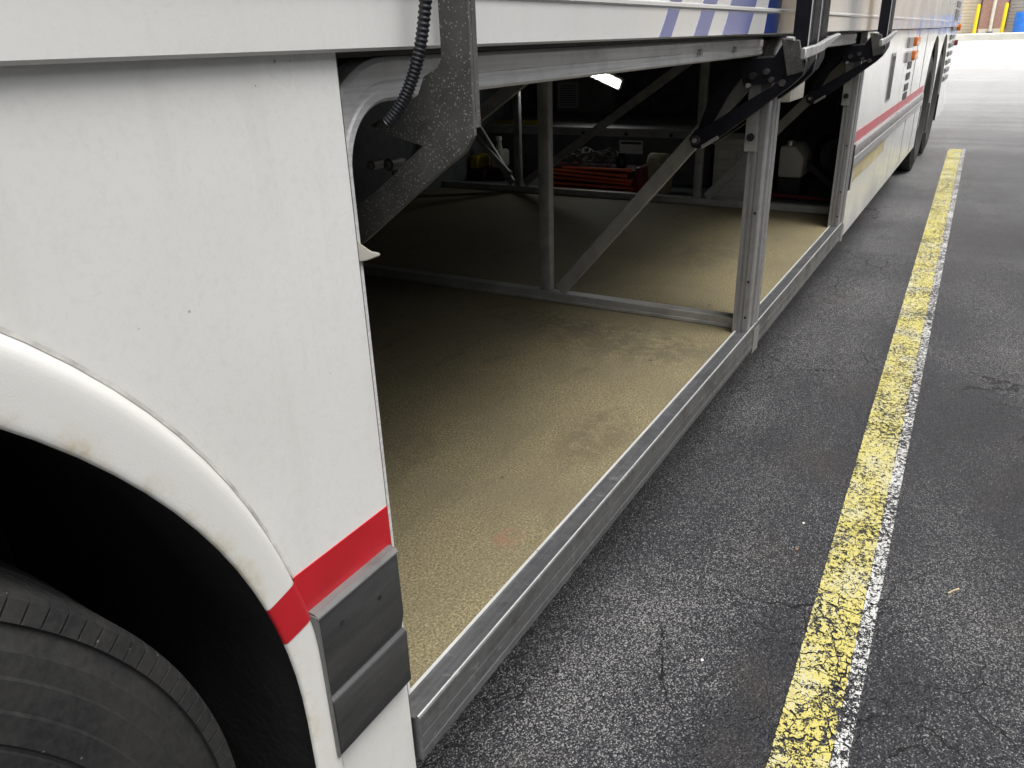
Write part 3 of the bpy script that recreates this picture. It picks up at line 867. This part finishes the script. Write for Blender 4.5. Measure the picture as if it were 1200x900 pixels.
def rear_arm(x0, xw, pivot=True):
    """gooseneck arm: a thin bent blade that swings in to the pivot, a deeper channel above it out to x0 + xw"""
    pr = [(0.487, 1.80), (0.487, 1.175), (0.500, 1.124), (0.530, 1.100), (0.567, 1.080), (0.700, 0.998), (0.733, 0.986), (0.750, 0.960), (0.741, 0.938), (0.719, 0.932), (0.653, 0.973), (0.478, 1.105), (0.452, 1.131), (0.447, 1.168), (0.447, 1.80)]
    bm = new(); prism(bm, pr, 'x', x0, x0 + 0.036); bev(bm, 0.002, 1, 30)
    a = obj('door_lift_arm', bm, M['blackarm'], bus)
    bm = new(); prism(bm, [(0.4875, 1.795), (0.4875, 1.178), (0.462, 1.132), (0.4465, 1.165), (0.4465, 1.795)], 'x', x0 + 0.0365, x0 + xw); bev(bm, 0.002)
    obj('arm_channel', bm, M['blackarm'], a)
    bm = new()
    box(bm, x0 - 0.0008, x0 + 0.003, 0.4455, 0.4475, 1.165, 1.79)
    obj('bright_edge', bm, M['bright'], a)  # thin pale strip along the arm's outer edge
    if pivot:
        bm = new(); tube(bm, [(x0 - 0.012, 0.728, 0.958), (x0 + 0.002, 0.728, 0.958)], 0.013, 14); obj('pivot_bolt', bm, M['steel_dark'], a)
        bm = new(); tube(bm, [(x0 - 0.020, 0.728, 0.958), (x0 - 0.012, 0.728, 0.958)], 0.006, 6); obj('bolt_head', bm, M['steel'], a)
        bm = new(); tube(bm, [(x0 - 0.008, 0.663, 0.968), (x0 - 0.006, 0.708, 0.940)], 0.0055, 8); obj('spring_pin', bm, M['steel'], a)
        # the second link of the pair, rising steeply from the same pivot
        bm = new(); prism(bm, [(0.747, 0.955), (0.716, 1.047), (0.666, 1.135), (0.655, 1.172), (0.600, 1.172), (0.612, 1.141), (0.662, 1.073), (0.698, 0.998), (0.724, 0.942)], 'x', x0 + 0.037, x0 + 0.055)
        obj('upper_link', bm, M['blackarm'], a)
        # dark hinge block at the head of the post with its bolts
        bm = new(); prism(bm, [(0.501, 1.225), (0.475, 1.216), (0.456, 1.152), (0.492, 1.106), (0.516, 1.114), (0.605, 1.102), (0.624, 1.169), (0.530, 1.175)], 'x', x0 + 0.003, x0 + 0.039); obj('hinge_block', bm, M['blackarm'], a)
        bm = new(); prism(bm, [(0.514, 1.222), (0.466, 1.216), (0.447, 1.140), (0.490, 1.128)], 'x', x0 - 0.008, x0 - 0.001); bev(bm, 0.002); obj('cover_plate', bm, M['arm'], a)
        for y, z, r_, mt in ((0.580, 1.130, 0.009, 'steel_dark'), (0.545, 1.140, 0.008, 'steel_dark'), (0.530, 1.120, 0.007, 'steel_dark'), (0.500, 1.112, 0.009, 'steel_dark'), (0.590, 1.106, 0.006, 'steel')):
            bm = new(); tube(bm, [(x0 - 0.012, y, z), (x0 + 0.004, y, z)], r_, 10); obj('hinge_bolt', bm, M[mt], a)
        bm = new(); tube(bm, [(x0 - 0.002, 0.500, 1.221), (x0 - 0.010, 0.480, 1.219)], 0.005, 8); obj('clevis_pin', bm, M['bright'], a)
    return a
rear_arm(2.285, 0.120)
rear_arm(2.412, 0.125, False)
rear_arm(3.915, 0.145)
# bent pale levers in front of the arms
def lever(x0, s=1.0):
    bm = new()
    pr = [(0, 1.172), (0, 1.199), (0.16, 1.204), (0.25, 1.212), (0.36 * s, 1.222), (0.47 * s, 1.228), (0.48 * s, 1.222), (0.36 * s, 1.205), (0.24, 1.186), (0.12, 1.178)]
    prism(bm, [(x0 + a, b) for a, b in pr], 'y', 0.424, 0.438); bev(bm, 0.003)
    obj('release_lever', bm, M['alu_dull'], bus)
lever(2.16); lever(3.62)
# raised doors, held out in front of the upper side (above the frame)
for x0, x1 in ((0.66, 2.40), (2.56, 4.05)):
    bm = new(); prism(bm, [(0.430, 1.62), (0.466, 1.62), (0.466, 2.46), (0.430, 2.46)], 'x', x0, x1); bev(bm, 0.006, 2)
    d = obj('luggage_door', bm, M['white'], bus)
    bm = new(); box(bm, x0 + 0.002, x1 - 0.002, 0.4285, 0.432, 2.00, 2.055); obj('red_stripe', bm, M['red'], d)
# white equipment box under the second pair of arms
bm = new(); box(bm, 2.98, 3.20, 0.62, 0.76, 1.01, 1.12); bev(bm, 0.006, 2)
obj('junction_box', bm, M['offwhite'], bus)
bm = new(); tube(bm, [(2.97, 0.60, 1.125), (3.03, 0.585, 1.125)], 0.02, 12); obj('red_cap', bm, M['maroon'], bus)

# ------------------------------------------------------------------ rear half of the side
AX2, AX3, AR2 = 8.42, 9.62, 0.59
def side_sheet(x0, x1, top, z0=0.285, cut=()):
    return arch_sheet(new(), x0, x1, z0, top, [(c, 0.56, AR2, 1.03) for c in cut], 0.545, 0.572)
door3 = obj('luggage_door', side_sheet(4.082, 5.875, 1.2265), M['gloss'], bus)
side2 = obj('rear_side_panel', side_sheet(5.885, 11.45, 1.2265, 0.285, (AX2, AX3)), M['gloss'], bus)
bm = new(); box(bm, 4.083, 5.874, 0.5434, 0.550, 0.742, 0.792); obj('red_stripe', bm, M['pale_red'], door3)
bm = new(); box(bm, 5.886, 7.76, 0.5434, 0.550, 0.742, 0.792); obj('red_stripe', bm, M['pale_red'], side2)
bm = new(); prism(bm, [(0.546, 0.735), (0.530, 0.731), (0.528, 0.69), (0.533, 0.682), (0.528, 0.678), (0.528, 0.64), (0.546, 0.636)], 'x', 4.083, 5.874); obj('rub_rail', bm, M['grey_rub'], door3)
bm = new(); prism(bm, [(0.546, 0.735), (0.530, 0.731), (0.528, 0.69), (0.533, 0.682), (0.528, 0.678), (0.528, 0.64), (0.546, 0.636)], 'x', 5.886, 7.74); obj('rub_rail', bm, M['grey_rub'], side2)
bm = new(); box(bm, 4.25, 5.45, 0.5436, 0.550, 0.545, 0.625); obj('worn_decal', bm, M['decal'], door3)
bm = new(); prism(bm, [(4.075, 0.5435), (4.092, 0.5415), (4.092, 0.560), (4.075, 0.560)], 'z', 0.30, 1.2); obj('edge_trim', bm, M['alu_dull'], door3)
bm = new(); box(bm, 4.076, 4.10, 0.530, 0.541, 0.53, 0.74); obj('rail_end', bm, M['rub'], door3)
# long recessed handle slot
bm = new(); box(bm, 5.14, 5.32, 0.541, 0.546, 0.85, 1.110); bev(bm, 0.002); slot = obj('handle_slot', bm, M['alu_dull'], door3)
bm = new(); box(bm, 5.15, 5.312, 0.5395, 0.5412, 0.862, 1.092); obj('recess', bm, M['slot'], slot)
# marker lamps and small vents
for z in (1.150, 1.062):
    bm = new(); box(bm, 5.90, 6.14, 0.532, 0.546, z - 0.03, z + 0.034); bev(bm, 0.003); mk = obj('marker_lamp', bm, M['alu_dull'], side2)
    bm = new(); box(bm, 6.26, 6.50, 0.522, 0.546, z - 0.027, z + 0.03); bev(bm, 0.006, 2); obj('amber_marker', bm, M['amber'], side2)
for z in (1.006, 0.937, 0.868, 0.812):
    bm = new(); box(bm, 6.13, 6.36, 0.5415, 0.546, z - 0.022, z + 0.022); obj('side_vent', bm, M['slot'], side2)
for x in (6.62, 7.35):
    bm = new(); box(bm, x, x + 0.03, 0.5435, 0.550, 0.30, 1.222); obj('panel_seam', bm, M['alu_dull'], side2)
# slanted engine louvres on the tail
for i in range(9):
    z = 0.68 + i * 0.085
    bm = new(); prism(bm, [(0.546, z), (0.534, z + 0.004), (0.528, z + 0.042), (0.534, z + 0.050), (0.546, z + 0.050)], 'x', 10.30, 10.95); obj('louvre', bm, M['louvre'], side2)
for i in range(3):
    z = 1.33 + i * 0.10
    bm = new(); box(bm, 10.30, 10.95, 0.526, 0.540, z, z + 0.055); obj('louvre', bm, M['louvre'], upper)
bm = new(); box(bm, 11.30, 11.42, 0.505, 0.545, 1.19, 1.26); bev(bm, 0.01, 2); obj('amber_marker', bm, M['amber'], bus)
bm = new(); box(bm, 11.30, 11.42, 0.510, 0.545, 1.03, 1.09); bev(bm, 0.01, 2); obj('tail_marker', bm, M['maroon'], bus)
bm = new(); box(bm, 11.505, 11.60, 0.62, 3.1, 0.50, 1.0); obj('rear_bumper', bm, M['rubber'], bus)
for c in (AX2, AX3):
    bm = new()
    ang = [PI * i / 24 for i in range(25)]
    A = [bm.verts.new((c + (AR2 - 0.004) * math.cos(a), 0.5735, 0.56 + (AR2 - 0.004) * 1.03 * math.sin(a))) for a in ang]
    B = [bm.verts.new((c + (AR2 - 0.004) * math.cos(a), 1.2, 0.56 + (AR2 - 0.004) * 1.03 * math.sin(a))) for a in ang]
    for i in range(24): bm.faces.new((A[i], A[i + 1], B[i + 1], B[i]))
    bm.faces.new(B)
    obj('wheel_well', bm, M['well'], bus)
    wheel(c, 0.52, 0.572, 0.5135, 0.30, 40)
bm = new(); box(bm, 6.0, 11.4, 0.60, 3.05, 0.60, 0.62) ; obj('engine_floor', bm, M['well'], bus)

# ------------------------------------------------------------------ what stands in the rear bay
bm = new(); box(bm, 4.86, 5.92, 1.45, 3.06, 0.367, 0.690); bev(bm, 0.004)
led = obj('raised_locker', bm, M['dark'], bus)
bm = new(); box(bm, 4.835, 5.92, 1.45, 3.06, 0.6905, 0.708); bev(bm, 0.004, 2); obj('locker_top', bm, M['shelf'], led)
bm = new(); box(bm, 4.834, 4.859, 1.45, 3.06, 0.655, 0.6895); obj('locker_lip', bm, M['tube'], led)
bm = new()
for y in (1.70, 2.0, 2.3, 2.6): tube(bm, [(4.828, y, 0.672), (4.836, y, 0.672)], 0.012, 8)
obj('locker_bolts', bm, M['black'], led)
bm = new(); box(bm, 4.855, 4.8595, 1.895, 2.055, 0.548, 0.630); lb = obj('white_notice', bm, M['paper'], led)
bm = new(); box(bm, 4.8545, 4.8552, 1.905, 2.045, 0.607, 0.622); obj('printed_band', bm, M['ink'], lb)
bm = new(); box(bm, 5.905, 5.929, 2.55, 3.06, 0.709, 1.12); pn = obj('grey_back_panel', bm, M['shelf'], bus)
bm = new(); box(bm, 5.900, 5.9045, 2.86, 3.04, 0.735, 0.93); pp = obj('paper_sheet', bm, M['paper'], pn)
bm = new()
for i in range(9): box(bm, 5.8990, 5.8998, 2.88, 3.02, 0.755 + i * 0.018, 0.760 + i * 0.018)
obj('printed_lines', bm, M['ink'], pp)

# bundle of folded orange poles
ends = [(1.815, 0.378, 2.44, 0.380), (1.79, 0.402, 2.43, 0.406), (1.83, 0.424, 2.45, 0.440), (1.81, 0.448, 2.42, 0.474), (1.85, 0.474, 2.44, 0.492), (1.83, 0.506, 2.28, 0.502)]
which = ['lowest orange red pole of the bundle on the dark rear bay floor', 'second orange red pole from the bottom of the bundle in the rear bay',
         'third orange red pole from the bottom of the bundle in the rear bay', 'slanting orange red pole third from the top of the bundle',
         'orange red pole just under the topmost one of the bundle', 'topmost short orange red pole lying on the bundle in the rear bay']
for i, (ya, za, yb, zb) in enumerate(ends):
    t = thing('orange_pole', which[i], 'pole', (4.44 + 0.016 * (i % 3), (ya + yb) / 2, za), 'orange poles bundled on the rear bay floor')
    x = 4.44 + 0.016 * (i % 3)
    bm = new(); tube(bm, [(x, ya, za), (x + 0.01, yb, zb)], 0.0072, 8); obj('shaft', bm, M['orange'], t)
    bm = new(); tube(bm, [(x, ya - 0.018, za - 0.001), (x, ya + 0.02, za)], 0.0105, 8); obj('end_cap', bm, M['orange'], t)
bm = new(); box(bm, 4.50, 4.72, 1.80, 2.42, 0.366, 0.50)
o = obj('dark_crate', bev(bm, 0.01, 2), M['dark_maroon']); tag(rebase(o, (4.6, 2.1, 0.366)), 'very dark crate lying behind the bundle of orange poles', 'crate')
bm = new(); prism(bm, [(1.795, 0.366), (1.71, 0.366), (1.735, 0.53), (1.775, 0.53)], 'x', 4.44, 4.62)
o = obj('red_case', bev(bm, 0.012, 2), M['maroon']); tag(rebase(o, (4.53, 1.755, 0.366)), 'small upright maroon case at the end of the orange poles', 'case')

def soft(name, c, size, mat, seed, amp, sub=3):
    rnd = random.Random(seed)
    bm = new(); bmesh.ops.create_icosphere(bm, subdivisions=sub, radius=1)
    ph = [(Vector((rnd.uniform(-1, 1), rnd.uniform(-1, 1), rnd.uniform(-1, 1))) * rnd.uniform(2, 6), rnd.uniform(0, 6)) for _ in range(9)]
    for v in bm.verts:
        p = v.co.copy()
        d = sum(math.sin(q.dot(p) + f) for q, f in ph) / 9
        s = Vector([math.copysign(abs(a) ** 0.6, a) for a in p])
        s *= 1 + amp * d
        v.co = Vector((c[0] + s.x * size[0], c[1] + s.y * size[1], c[2] + s.z * size[2]))
    return obj(name, bm, mat, smooth=60)
o = soft('canvas_bag', (4.60, 1.685, 0.475), (0.075, 0.072, 0.115), M['bag'], 3, 0.5)
tag(rebase(o, (4.60, 1.685, 0.366)), 'crumpled beige canvas bag beside the dark crate and orange poles', 'bag')
# tangled grey rope on top of the crate
bm = new(); rnd = random.Random(5); pr = []
for i in range(420):
    a = i * 0.42
    pr.append((4.61 + 0.055 * math.sin(a * 1.13) + rnd.uniform(-.006, .006), 2.15 + 0.13 * math.cos(a * 0.23) + 0.05 * math.cos(a), 0.535 + 0.028 * math.sin(a * 0.77) + 0.0001 * i))
tube(bm, pr, 0.0042, 6)
o = obj('rope_coil', bm, M['rope'], smooth=60); tag(rebase(o, (4.61, 2.15, 0.50)), 'tangled heap of grey rope lying on the dark crate behind the poles', 'rope')
bm = new(); lathe_z(bm, [(0.03, 0.5005), (0.035, 0.52), (0.033, 0.555), (0.02, 0.575), (0.022, 0.59), (0.0, 0.592)][:5], 4.60, 1.93, 16)
o = obj('black_lantern', bm, M['black']); tag(rebase(o, (4.60, 1.93, 0.50)), 'small black lantern standing on the dark crate by the rope', 'lantern')

# white ribbed storage box behind the second divider
t = thing('storage_chest', 'large off white ribbed chest behind the second divider strut', 'chest', (4.62, 1.205, 0.366))
bm = new(); box(bm, 4.50, 4.80, 1.085, 1.325, 0.366, 0.668); bev(bm, 0.008, 2); obj('body', bm, M['offwhite'], t)
bm = new(); box(bm, 4.488, 4.81, 1.075, 1.335, 0.6685, 0.700); bev(bm, 0.006, 2); obj('lid', bm, M['offwhite'], t)
for i in range(3):
    for j in range(2):
        bm = new(); box(bm, 4.493, 4.499, 1.10 + j * 0.108, 1.195 + j * 0.108, 0.47 + i * 0.062, 0.522 + i * 0.062); bev(bm, 0.003); obj('raised_panel', bm, M['offwhite'], t)
for i in range(4):
    bm = new(); box(bm, 4.492, 4.499, 1.10, 1.31, 0.385 + i * 0.019, 0.396 + i * 0.019); obj('louvre_slat', bm, M['offwhite'], t)
t = thing('water_tank', 'off white plastic tank right of the aluminium post, raised above the floor', 'tank', (4.70, 0.90, 0.366))
bm = new(); prism(bm, [(0.985, 0.49), (0.855, 0.49), (0.85, 0.60), (0.90, 0.66), (0.985, 0.66)], 'x', 4.60, 4.86); bev(bm, 0.012, 2); obj('body', bm, M['offwhite'], t)
bm = new(); box(bm, 4.62, 4.84, 0.86, 0.98, 0.366, 0.488); obj('stand', bm, M['black'], t)
bm = new(); tube(bm, [(4.60, 0.93, 0.664), (4.60, 0.93, 0.69)], 0.018, 10); obj('filler_cap', bm, M['steel'], t)
# black machine with hoses at the outer end of the bay
t = thing('black_machine', 'black pump machine with hanging hoses in the outer corner of rear bay', 'machine', (4.95, 0.74, 0.366))
bm = new(); tube(bm, [(4.75, 0.70, 0.60), (5.0, 0.78, 0.60)], 0.095, 20); obj('motor', bm, M['black'], t)
bm = new(); tube(bm, [(4.738, 0.697, 0.60), (4.75, 0.70, 0.60)], 0.05, 16); obj('motor_cap', bm, M['rubber'], t)
bm = new(); bar(bm, (4.72, 0.86, 0.56), (4.72, 0.62, 0.375), 0.03, 0.03, (1, 0, 0)); obj('leg', bm, M['black'], t)
bm = new(); bar(bm, (4.98, 0.86, 0.52), (4.98, 0.65, 0.368), 0.03, 0.03, (1, 0, 0)); obj('leg', bm, M['black'], t)
for q in range(3):
    pts = [(4.78 + 0.03 * q + 0.02 * math.sin(i * 0.5), 0.66 + 0.035 * q + 0.025 * math.cos(i * 0.35 + q), 1.15 - i * 0.03) for i in range(18)]
    bm = new(); tube(bm, pts, 0.008, 8); obj('hose', bm, M['black'], t, smooth=60)
bm = new(); tube(bm, [(4.56, 0.66, 0.388), (4.60, 1.02, 0.392)], 0.010, 10)
o = obj('red_bar', bm, M['maroon']); tag(rebase(o, (4.58, 0.84, 0.378)), 'red bar lying on the rear bay floor below the white tank', 'bar')

# bits at the far left of the rear bay
bm = new(); box(bm, 4.66, 4.82, 3.0, 3.06, 0.43, 0.55)
bm.free()
bm = new(); box(bm, 4.60, 4.78, 2.99, 3.06, 0.44, 0.525); bev(bm, 0.006)
o = obj('yellow_box', bm, M['yel']); tag(rebase(o, (4.69, 3.025, 0.44)), 'dull yellow box on the dark crate at the far left', 'box')
bm = new(); box(bm, 4.58, 4.80, 2.93, 3.065, 0.366, 0.4395); bev(bm, 0.004)
o = obj('dark_crate', bm, M['dark_maroon']); tag(rebase(o, (4.69, 3.0, 0.366)), 'very dark purple crate under the dull yellow box', 'crate')
t = thing('white_jug', 'off white plastic jug with narrow neck near the slanted strut', 'jug', (4.70, 2.88, 0.366))
bm = new(); box(bm, 4.64, 4.76, 2.825, 2.925, 0.445, 0.565); bev(bm, 0.02, 3); lathe_z(bm, [(0.025, 0.56), (0.016, 0.60), (0.016, 0.622)], 4.70, 2.875, 14); obj('body', bm, M['offwhite'], t)
bm = new(); lathe_z(bm, [(0.02, 0.6225), (0.02, 0.645), (0.017, 0.648)], 4.70, 2.875, 14); obj('cap', bm, M['paper'], t)
bm = new(); box(bm, 4.62, 4.78, 2.80, 2.925, 0.366, 0.444); bev(bm, 0.004)
o = obj('black_case', bm, M['black']); tag(rebase(o, (4.70, 2.86, 0.366)), 'low black case under the off white jug', 'case')
bm = new(); bar(bm, (4.88, 2.62, 0.724), (4.92, 3.03, 0.712), 0.03, 0.03, (0, 0, 1)); bev(bm, 0.003)
o = obj('yellow_level', bm, M['yel']); tag(rebase(o, (4.90, 2.82, 0.709)), 'long thin yellow bar lying along the raised locker top', 'bar')

# ------------------------------------------------------------------ building across the lot
ZB = 0.90
bl = thing('loading_dock_building', 'low brick loading dock building with roller doors across the lot', 'building', (48.4, 0, ZB))
piers = [(0.20 + 5.15 * i, 1.45 + 5.15 * i) for i in range(-6, 6)]
for y0, y1 in piers:
    bm = new(); box(bm, 48.0, 48.5, y0, y1, ZB - 0.1, 5.2); p = obj('brick_pier', bm, M['brick'], bl)
    bm = new(); box(bm, 47.93, 47.998, y0 + 0.1, y1 - 0.1, ZB, ZB + 0.19); obj('pier_base', bm, M['pipe'], p)
    for q in (y0 + 0.02, y1 - 0.06):
        bm = new(); box(bm, 47.97, 47.999, q, q + 0.06, ZB + 0.2, 5.0); obj('corner_guard', bm, M['trim'], p)
bm = new(); box(bm, 48.02, 48.52, -30, 30, 5.0, 7.5); obj('upper_wall', bm, M['brick'], bl)
for i, (y0, y1) in enumerate(piers[:-1]):
    a, b = y1, piers[i + 1][0]
    mt = M['tan_door'] if (i % 2 == 0) else M['grey_door']
    bm = new(); box(bm, 48.22, 48.30, a, b, ZB - 0.1, 5.0); d = obj('roller_door', bm, mt, bl)
    me = None
    for s in range(26):
        if me is None:
            bm = new(); prism(bm, [(a + 0.0, 0), (b, 0)][:0] or [(48.219, ZB + 0.03), (48.195, ZB + 0.04), (48.195, ZB + 0.155), (48.219, ZB + 0.165)], 'y', a + 0.02, b - 0.02)
            sl = obj('slat', bm, mt, d); me = sl.data
        else:
            c = sl.copy(); COL.objects.link(c); c.parent = d; c.location = (0, 0, 0.15 * s)
for y in (0.86,):
    bm = new(); tube(bm, [(47.86, y, ZB), (47.86, y, 5.6)], 0.075, 14)
    o = obj('downpipe', bm, M['pipe'], bl)
    bm = new(); box(bm, 47.74, 47.96, y - 0.13, y + 0.13, ZB, ZB + 0.05); obj('pipe_shoe', bm, M['trim'], o)
for y, lab in ((1.51, 'left yellow bollard at the tan roller door edge of the brick pier'), (0.345, 'right yellow bollard between the white downpipe and the blue barrels')):
    bm = new(); lathe_z(bm, [(0.083, ZB), (0.083, ZB + 1.22), (0.06, ZB + 1.28), (0.02, ZB + 1.30)], 47.3, y, 24)
    o = obj('bollard', bm, M['bollard']); tag(rebase(o, (47.3, y, ZB)), lab, 'bollard', 'yellow bollards by the brick pier')
def barrel(x, y, lab):
    bm = new(); lathe_z(bm, [(0.26, ZB), (0.285, ZB + 0.03), (0.29, ZB + 0.25), (0.302, ZB + 0.28), (0.29, ZB + 0.31), (0.295, ZB + 0.58), (0.305, ZB + 0.61), (0.292, ZB + 0.64), (0.285, ZB + 0.84), (0.265, ZB + 0.88), (0.25, ZB + 0.88), (0.25, ZB + 0.86), (0.02, ZB + 0.86)], x, y, 28)
    o = obj('blue_barrel', bm, M['barrel']); tag(rebase(o, (x, y, ZB)), lab, 'barrel', 'blue barrels by the grey roller door')
barrel(47.2, -0.375, 'blue plastic barrel nearest the right yellow bollard')
barrel(47.35, -1.02, 'blue plastic barrel cut by the right edge of the view')
barrel(47.2, -1.70, 'third blue barrel from the bollard, outside the view')

# ------------------------------------------------------------------ an unseen second coach, added right of the view to shade the bay
t = thing('added_coach', 'unseen pale grey coach added past the right edge of the view to shade the bay', 'bus', (3.5, -3.9, 0.0))
bm = new(); prism(bm, [(-2.65, 0.30), (-2.65, 1.9), (-2.72, 3.0), (-2.85, 3.35), (-3.1, 3.5), (-4.7, 3.5), (-4.95, 3.35), (-5.08, 3.0), (-5.15, 1.9), (-5.15, 0.30)], 'x', -3.5, 9.5); bev(bm, 0.04, 2, 50)
obj('body', bm, M['added_coach_grey'], t)
for i in range(7):
    bm = new(); prism(bm, [(-2.642, 1.95), (-2.708, 2.9), (-2.73, 2.9), (-2.665, 1.95)], 'x', -3.2 + 1.8 * i, -1.5 + 1.8 * i); obj('window', bm, M['glass'], t)
for x in (-1.6, 6.2, 7.4):
    bm = new(); lathe_y(bm, [(-2.70, 0.001), (-2.66, 0.2), (-2.63, 0.29), (-2.61, 0.36), (-2.62, 0.49), (-2.66, 0.52), (-2.95, 0.52), (-2.95, 0.001)], x, 0.522, [2 * PI * i / 40 for i in range(40)])
    obj('wheel', bm, M['rubber'], t)

for o in list(COL.objects):
    if o.type == 'MESH' and o.parent and o.name.split('.')[0] in ('rivet_holes', 'wheel_nuts', 'printed_lines', 'arm_bolts', 'hinge_bolts', 'locker_bolts', 'pivot_bolts'):
        o['kind'] = 'stuff'
